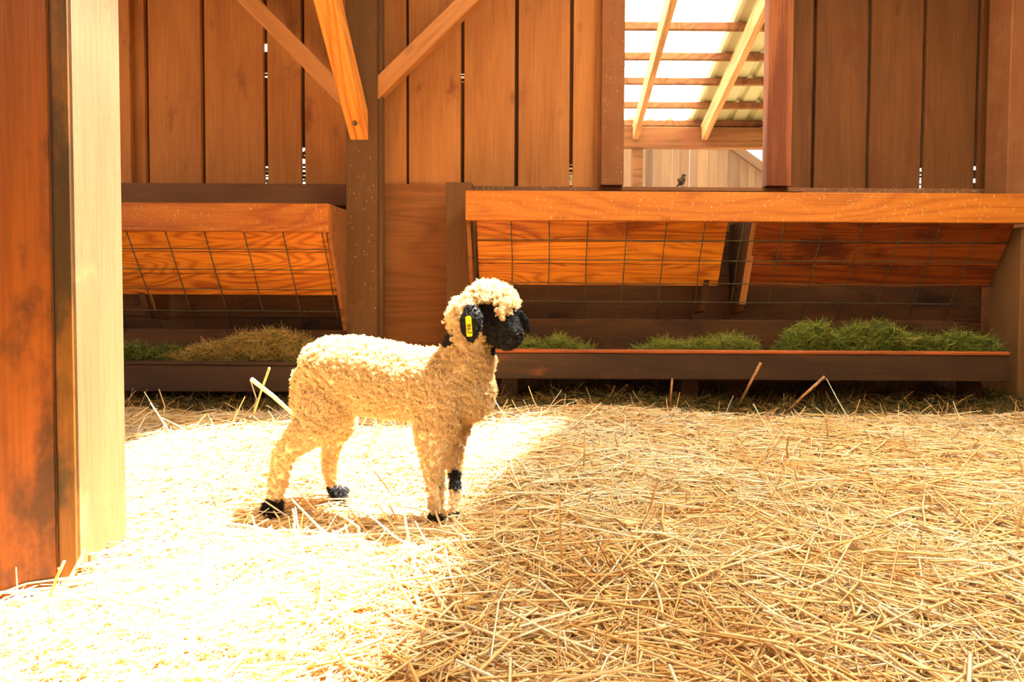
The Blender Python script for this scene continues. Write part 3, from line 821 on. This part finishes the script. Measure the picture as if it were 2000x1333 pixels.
def inpoly(px_, py_, poly):
    ins = np.zeros(len(px_), bool); n = len(poly)
    for i in range(n):
        x1, y1 = poly[i]; x2, y2 = poly[(i + 1) % n]
        c = ((y1 > py_) != (y2 > py_)) & (px_ < (x2 - x1) * (py_ - y1) / (y2 - y1 + 1e-9) + x1)
        ins ^= c
    return ins
FACE = [(934, 604), (938, 594), (955, 590), (970, 596), (976, 612), (984, 624), (992, 612), (1000, 600), (1015, 590), (1030, 596), (1060, 640), (1035, 695), (962, 697), (950, 674), (945, 650), (936, 640)]
def dark_mask(p):
    px_, py_ = proj(p); jit = rng.normal(0, 1.5, len(p)); px_ = px_ + jit; py_ = py_ + rng.normal(0, 1.5, len(p))
    m = inpoly(px_, py_, FACE)
    m |= ((px_ - 868) / 19) ** 2 + ((py_ - 660) / 24) ** 2 < 1
    m |= ((px_ - 856) / 12) ** 2 + ((py_ - 676) / 10) ** 2 < 1
    hind_near = (px_ < 600) & (py_ > 976); hind_far = (px_ > 610) & (px_ < 720) & (py_ > 950)
    front_near = (px_ > 800) & (py_ > 1004)
    front_far = (px_ > 874) & (py_ > 1000)
    knee_far = (p[:, 1] > YC + .01) & (((px_ - 889) / 14) ** 2 + ((py_ - 938) / 22) ** 2 < 1)
    knee_near = (p[:, 1] < YC) & (((px_ - 872) / 9) ** 2 + ((py_ - 948) / 12) ** 2 < 1)
    hock = ((px_ - 534) / 9) ** 2 + ((py_ - 856) / 12) ** 2 < 1
    return m | hind_near | hind_far | front_near | front_far | knee_far | knee_near | hock

nv = len(bmesh_.vertices); co = np.empty(nv * 3, np.float32); bmesh_.vertices.foreach_get('co', co); co = co.reshape(-1, 3).astype(float)
vn = np.empty(nv * 3, np.float32); bmesh_.vertices.foreach_get('normal', vn); vn = vn.reshape(-1, 3).astype(float)
at = bmesh_.attributes.new('dark', 'FLOAT', 'POINT'); at.data.foreach_set('value', dark_mask(co).astype(np.float32))
bmesh_.calc_loop_triangles(); nt = len(bmesh_.loop_triangles); tri = np.empty(nt * 3, np.int32); bmesh_.loop_triangles.foreach_get('vertices', tri); tri = tri.reshape(-1, 3)

def sample(co, vn, tri, n, keep=None):
    a, b, c = co[tri[:, 0]], co[tri[:, 1]], co[tri[:, 2]]
    ar = np.linalg.norm(np.cross(b - a, c - a), axis=1)
    k = rng.choice(len(tri), n, p=ar / ar.sum()); u = rng.random((n, 2)); f = u.sum(1) > 1; u[f] = 1 - u[f]
    w0 = 1 - u.sum(1); w_ = np.stack([w0, u[:, 0], u[:, 1]], 1)
    p = (co[tri[k]] * w_[:, :, None]).sum(1); nn = (vn[tri[k]] * w_[:, :, None]).sum(1)
    return p, nn / np.linalg.norm(nn, axis=1)[:, None]

def wool(name, mat, root, nrm, Lm, rc, turns, strands, srad, parent, spread=.0022, droop=.35, npts=13):
    """curly locks: every lock is a small helix shared by several strands"""
    k = len(root)
    g = np.array([-.15, 0, -1.0]) * droop
    a = nrm + g + rng.normal(0, .28, (k, 3)); a /= np.linalg.norm(a, axis=1)[:, None]
    e1 = np.cross(a, rng.normal(0, 1, (k, 3))); e1 /= np.linalg.norm(e1, axis=1)[:, None]; e2 = np.cross(a, e1)
    ph = rng.uniform(0, 6.28, k); tn = turns * rng.uniform(.7, 1.25, k) * np.where(rng.random(k) < .5, -1, 1)
    L = Lm * rng.uniform(.75, 1.2, k); rcv = rc * rng.uniform(.7, 1.25, k)
    t = np.linspace(0, 1, npts)
    R_ = lambda x: np.repeat(x, strands, axis=0)
    n = k * strands
    off = rng.normal(0, spread, (n, 3)); lo_ = rng.uniform(.85, 1.1, n); pj = rng.normal(0, .16, n)
    a, e1, e2, ph, tn, L, rcv, rt = R_(a), R_(e1), R_(e2), R_(ph) + pj, R_(tn), R_(L) * lo_, R_(rcv), R_(root)
    th = ph[:, None] + 2 * math.pi * tn[:, None] * t[None]
    env = np.minimum(1, t * 2.5) * (1 - .1 * t)
    base = rt + off * .6
    pos = (base[:, None] + a[:, None] * (L[:, None] * t)[..., None] - (a * .002)[:, None]
           + e1[:, None] * ((np.cos(th) - np.cos(ph)[:, None]) * env * rcv[:, None])[..., None]
           + e2[:, None] * ((np.sin(th) - np.sin(ph)[:, None]) * env * rcv[:, None])[..., None]
           + off[:, None] * (t[None, :, None] * .4))
    hc = bpy.data.hair_curves.new(name); hc.add_curves([npts] * n)
    org = np.array(wloc(parent))
    hc.points.foreach_set('position', (pos - org).astype(np.float32).ravel())
    rad = np.tile(srad * (1 - .55 * t), n).astype(np.float32); hc.points.foreach_set('radius', rad)
    hc.materials.append(mat)
    o = bpy.data.objects.new(name, hc); COL.objects.link(o); o.parent = parent; o.location = (0, 0, 0)
    return o

def wool_mat(name, c0, c1, trans, rough=.8):
    k = NT(name); hi = k.n('ShaderNodeHairInfo')
    c = k.mix(hi.outputs['Random'], lin(*c0), lin(*c1))
    df = k.n('ShaderNodeBsdfDiffuse'); tr = k.n('ShaderNodeBsdfTranslucent'); k.l(c, df.inputs[0]); k.l(c, tr.inputs[0])
    ms = k.n('ShaderNodeMixShader'); ms.inputs[0].default_value = trans
    k.l(df.outputs[0], ms.inputs[1]); k.l(tr.outputs[0], ms.inputs[2])
    if rough < .7:
        gl = k.n('ShaderNodeBsdfGlossy'); gl.inputs['Roughness'].default_value = rough; gl.inputs[0].default_value = (.5, .5, .52, 1)
        m2 = k.n('ShaderNodeMixShader'); m2.inputs[0].default_value = .06
        k.l(ms.outputs[0], m2.inputs[1]); k.l(gl.outputs[0], m2.inputs[2]); k.l(m2.outputs[0], k.out.inputs[0])
    else:
        k.l(ms.outputs[0], k.out.inputs[0])
    return k.m
M['wool'] = wool_mat('white_wool', (240, 218, 174), (222, 190, 136), .36)
M['blackwool'] = wool_mat('black_wool', (20, 17, 17), (34, 29, 28), .1, .45)

p, nn = sample(co, vn, tri, 13000)
dk = dark_mask(p); px_, py_ = proj(p)
leg = (py_ > 850) & ~dk
headtop = (px_ > 872) & (py_ < 625) & ~dk
bodyw = ~dk & ~leg & ~headtop
o = wool('fleece', M['wool'], p[bodyw], nn[bodyw], .0125, .0042, 1.5, 12, .00044, lamb, spread=.0015)
o['kind'] = 'stuff'; o['label'] = 'tight cream curls over body and neck'
o = wool('leg_wool', M['wool'], p[leg], nn[leg], .0105, .0026, 1.0, 12, .0004, lamb, spread=.0016, droop=.8)
o['kind'] = 'stuff'
p2, nn2 = sample(co, vn, tri, 26000); dk2 = dark_mask(p2); px2, py2 = proj(p2)
q = (px2 > 872) & (py2 < 628) & ~dk2 & (nn2[:, 2] > -.3)
o = wool('topknot', M['wool'], p2[q], nn2[q], .024, .0046, 2.3, 11, .00044, lamb, spread=.0014, droop=.0, npts=18)
o['kind'] = 'stuff'; o['label'] = 'bright white curly cap of wool on the head'
o = wool('face_wool', M['blackwool'], p2[dk2 & (py2 < 700)], nn2[dk2 & (py2 < 700)], .007, .0024, 1.3, 10, .0004, lamb, droop=.2)
o['kind'] = 'stuff'; o['label'] = 'short black curly wool on face and nape'
q = dk2 & (py2 > 800)
o = wool('foot_wool', M['blackwool'], p2[q], nn2[q], .011, .0012, .5, 12, .00036, lamb, droop=1.1)
o['kind'] = 'stuff'; o['label'] = 'black shaggy wool on knees and feet'

# ears: cupped leaf-shaped flaps hanging from the sides of the head
def ear(root, tip, wid, nrm, name='ear'):
    root, tip = Vector(root), Vector(tip); d = tip - root; n_ = Vector(nrm).normalized()
    s_ = d.cross(n_).normalized(); n_ = s_.cross(d).normalized()
    bm = bmesh.new(); NU, NV = 12, 8; rows = []
    for side in (1, -1):
        rr = []
        for i in range(NU + 1):
            f = i / NU; hw = wid * .5 * (math.sin(math.pi * min(1, f * .86 + .14)) ** .65) * (.62 + .38 * min(1, f * 3))
            if i == NU: hw = wid * .04
            row = []
            for j in range(NV + 1):
                g_ = j / NV * 2 - 1
                row.append(bm.verts.new(root + d * f + s_ * (g_ * hw) + n_ * (.010 * math.sin(math.pi * f) - .012 * g_ * g_ * math.sin(math.pi * f) + side * .0035 * (1 - g_ ** 4))))
            rr.append(row)
        rows.append(rr)
        for i in range(NU):
            for j in range(NV):
                bm.faces.new((rr[i][j], rr[i][j + 1], rr[i + 1][j + 1], rr[i + 1][j]))
    bmesh.ops.remove_doubles(bm, verts=bm.verts, dist=.0004)
    o = bm_obj(name, bm, M['blackskin'], lamb, smooth=True)
    me = o.data; me.calc_loop_triangles()
    c_ = np.array([v.co[:] for v in me.vertices]) + np.array(wloc(o)); v_ = np.array([v.normal[:] for v in me.vertices])
    t_ = np.array([l.vertices[:] for l in me.loop_triangles])
    pe, ne = sample(c_, v_, t_, 620)
    h = wool('ear_wool', M['blackwool'], pe, ne, .005, .0018, .9, 9, .00038, o, spread=.0016, droop=.3, npts=9)
    h.location = (0, 0, 0); h['kind'] = 'stuff'
    return o
er = P(918, 597, YH - .060); et = P(922, 668, YH - .092)
e1_ = ear(er, et, .060, (-.45, -.85, .1)); e1_['label'] = 'near black ear hanging down with the tag in it'
er2 = P(1010, 606, YH + .055); et2 = P(1032, 650, YH + .09)
e2_ = ear(er2, et2, .026, (.75, -.55, .25)); e2_['label'] = 'far black ear showing beyond the face'

# ear tag with its number
M['tag'] = plain('yellow_tag', (255, 214, 20), .4, 0, .03, 60)
M['ink'] = plain('tag_ink', (60, 48, 10), .6)
tc_ = P(915.5, 638.5, YH - .108)
bm = bmesh.new(); hw, hh = .0066, .0235; pts = []
for cx, cz, a0 in ((hw * .35, hh * .86, 0), (-hw * .35, hh * .86, 90), (-hw * .35, -hh * .92, 180), (hw * .35, -hh * .92, 270)):
    for k_ in range(5):
        a_ = math.radians(a0 + 90 * k_ / 4); pts.append((cx + math.cos(a_) * hw * .65, cz + math.sin(a_) * hw * (.75 if cz > 0 else .3)))
f = bm.faces.new([bm.verts.new((x, 0, z)) for x, z in pts])
r = bmesh.ops.extrude_face_region(bm, geom=[f]); bmesh.ops.translate(bm, verts=[v for v in r['geom'] if isinstance(v, bmesh.types.BMVert)], vec=(0, .0016, 0))
bmesh.ops.recalc_face_normals(bm, faces=bm.faces)
me = bpy.data.meshes.new('ear_tag'); bm.to_mesh(me); bm.free()
tg = link('ear_tag', me, M['tag'], tc_, lamb); tg.rotation_euler = (0, -.07, -.10)
tg['label'] = 'yellow ear tag numbered 867'
fc = bpy.data.curves.new('tag_digits', 'FONT'); fc.body = '\u00b7 867'; fc.size = .0150; fc.extrude = .0003; fc.align_x = 'CENTER'; fc.align_y = 'CENTER'; fc.space_character = 1.08
tmp = bpy.data.objects.new('tmp', fc); COL.objects.link(tmp)
dg = bpy.context.evaluated_depsgraph_get(); dg.update()
me = bpy.data.meshes.new_from_object(tmp.evaluated_get(dg)); bpy.data.objects.remove(tmp)
me.materials.clear(); me.materials.append(M['ink'])
tx = bpy.data.objects.new('tag_digits', me); COL.objects.link(tx); tx.parent = tg; tx.location = (.0002, -.0006, -.001)
tx.rotation_euler = (Matrix.Rotation(math.radians(90), 3, 'Y') @ Matrix.Rotation(math.radians(90), 3, 'X')).to_euler()

# eyes, nostrils, mouth
M['lips'] = plain('lips', (10, 8, 8), .8)
M['eye'] = plain('lamb_eye', (14, 9, 6), .08, 0, .05, 30, spec=.8)
for s_ in (1, -1):
    c = hd + hface * .040 + sd_ * s_ * .0285 + Vector((0, 0, -.002))
    bm = bmesh.new(); bmesh.ops.create_uvsphere(bm, u_segments=14, v_segments=10, radius=.0075, matrix=Matrix.Translation(c)); bm_obj('eye', bm, M['eye'], lamb, smooth=True)
    c = hd + hface * .0925 + sd_ * s_ * .010 + Vector((0, 0, -.046))
    bm = bmesh.new(); bmesh.ops.create_uvsphere(bm, u_segments=10, v_segments=8, radius=1, matrix=Matrix.Translation(c) @ Matrix.Diagonal((.005, .005, .0032, 1))); bm_obj('nostril', bm, M['eye'], lamb, smooth=True)
pts = [hd + hface * (.045 + .045 * math.sin(a_)) + sd_ * (.027 * math.cos(a_)) + Vector((0, 0, -.064 + .004 * math.cos(a_))) for a_ in np.linspace(0, math.pi, 9)]
bm_obj('mouth', tube_bm(pts, .0018, 6), M['lips'], lamb, smooth=True)

# cloven hooves
M['hoof'] = plain('black_hoof', (30, 24, 24), .28, 0, .2, 80, spec=.6)
def hoof(px_, py_, Y, ang):
    c = P(px_, py_, Y); gz = float(hgt(c.x, c.y)); c.z = max(c.z, gz + .014)
    dr = Vector((math.cos(ang), math.sin(ang), 0)); sdv = Vector((-dr.y, dr.x, 0))
    bm = bmesh.new()
    for s_ in (-1, 1):
        vs_ = []
        for f_, wv, z in ((-.018, .008, .0), (.024, .0045, .0), (.018, .004, .011), (-.014, .007, .022), (.006, .006, .020)):
            for q_ in (-1, 1):
                vs_.append(bm.verts.new(Vector((c.x, c.y, gz - .002)) + dr * f_ + sdv * (s_ * .0092 + q_ * wv) + Vector((0, 0, z))))
        bmesh.ops.convex_hull(bm, input=vs_)
    bmesh.ops.bevel(bm, geom=list(bm.edges), offset=.0012, segments=1, affect='EDGES')
    bm_obj('hoof', bm, M['hoof'], lamb)
hoof(536, 1012, 1.775, -.25); hoof(677, 978, 1.90, -.15); hoof(858, 1026, 1.695, -.2); hoof(896, 1024, 1.75, -.1)
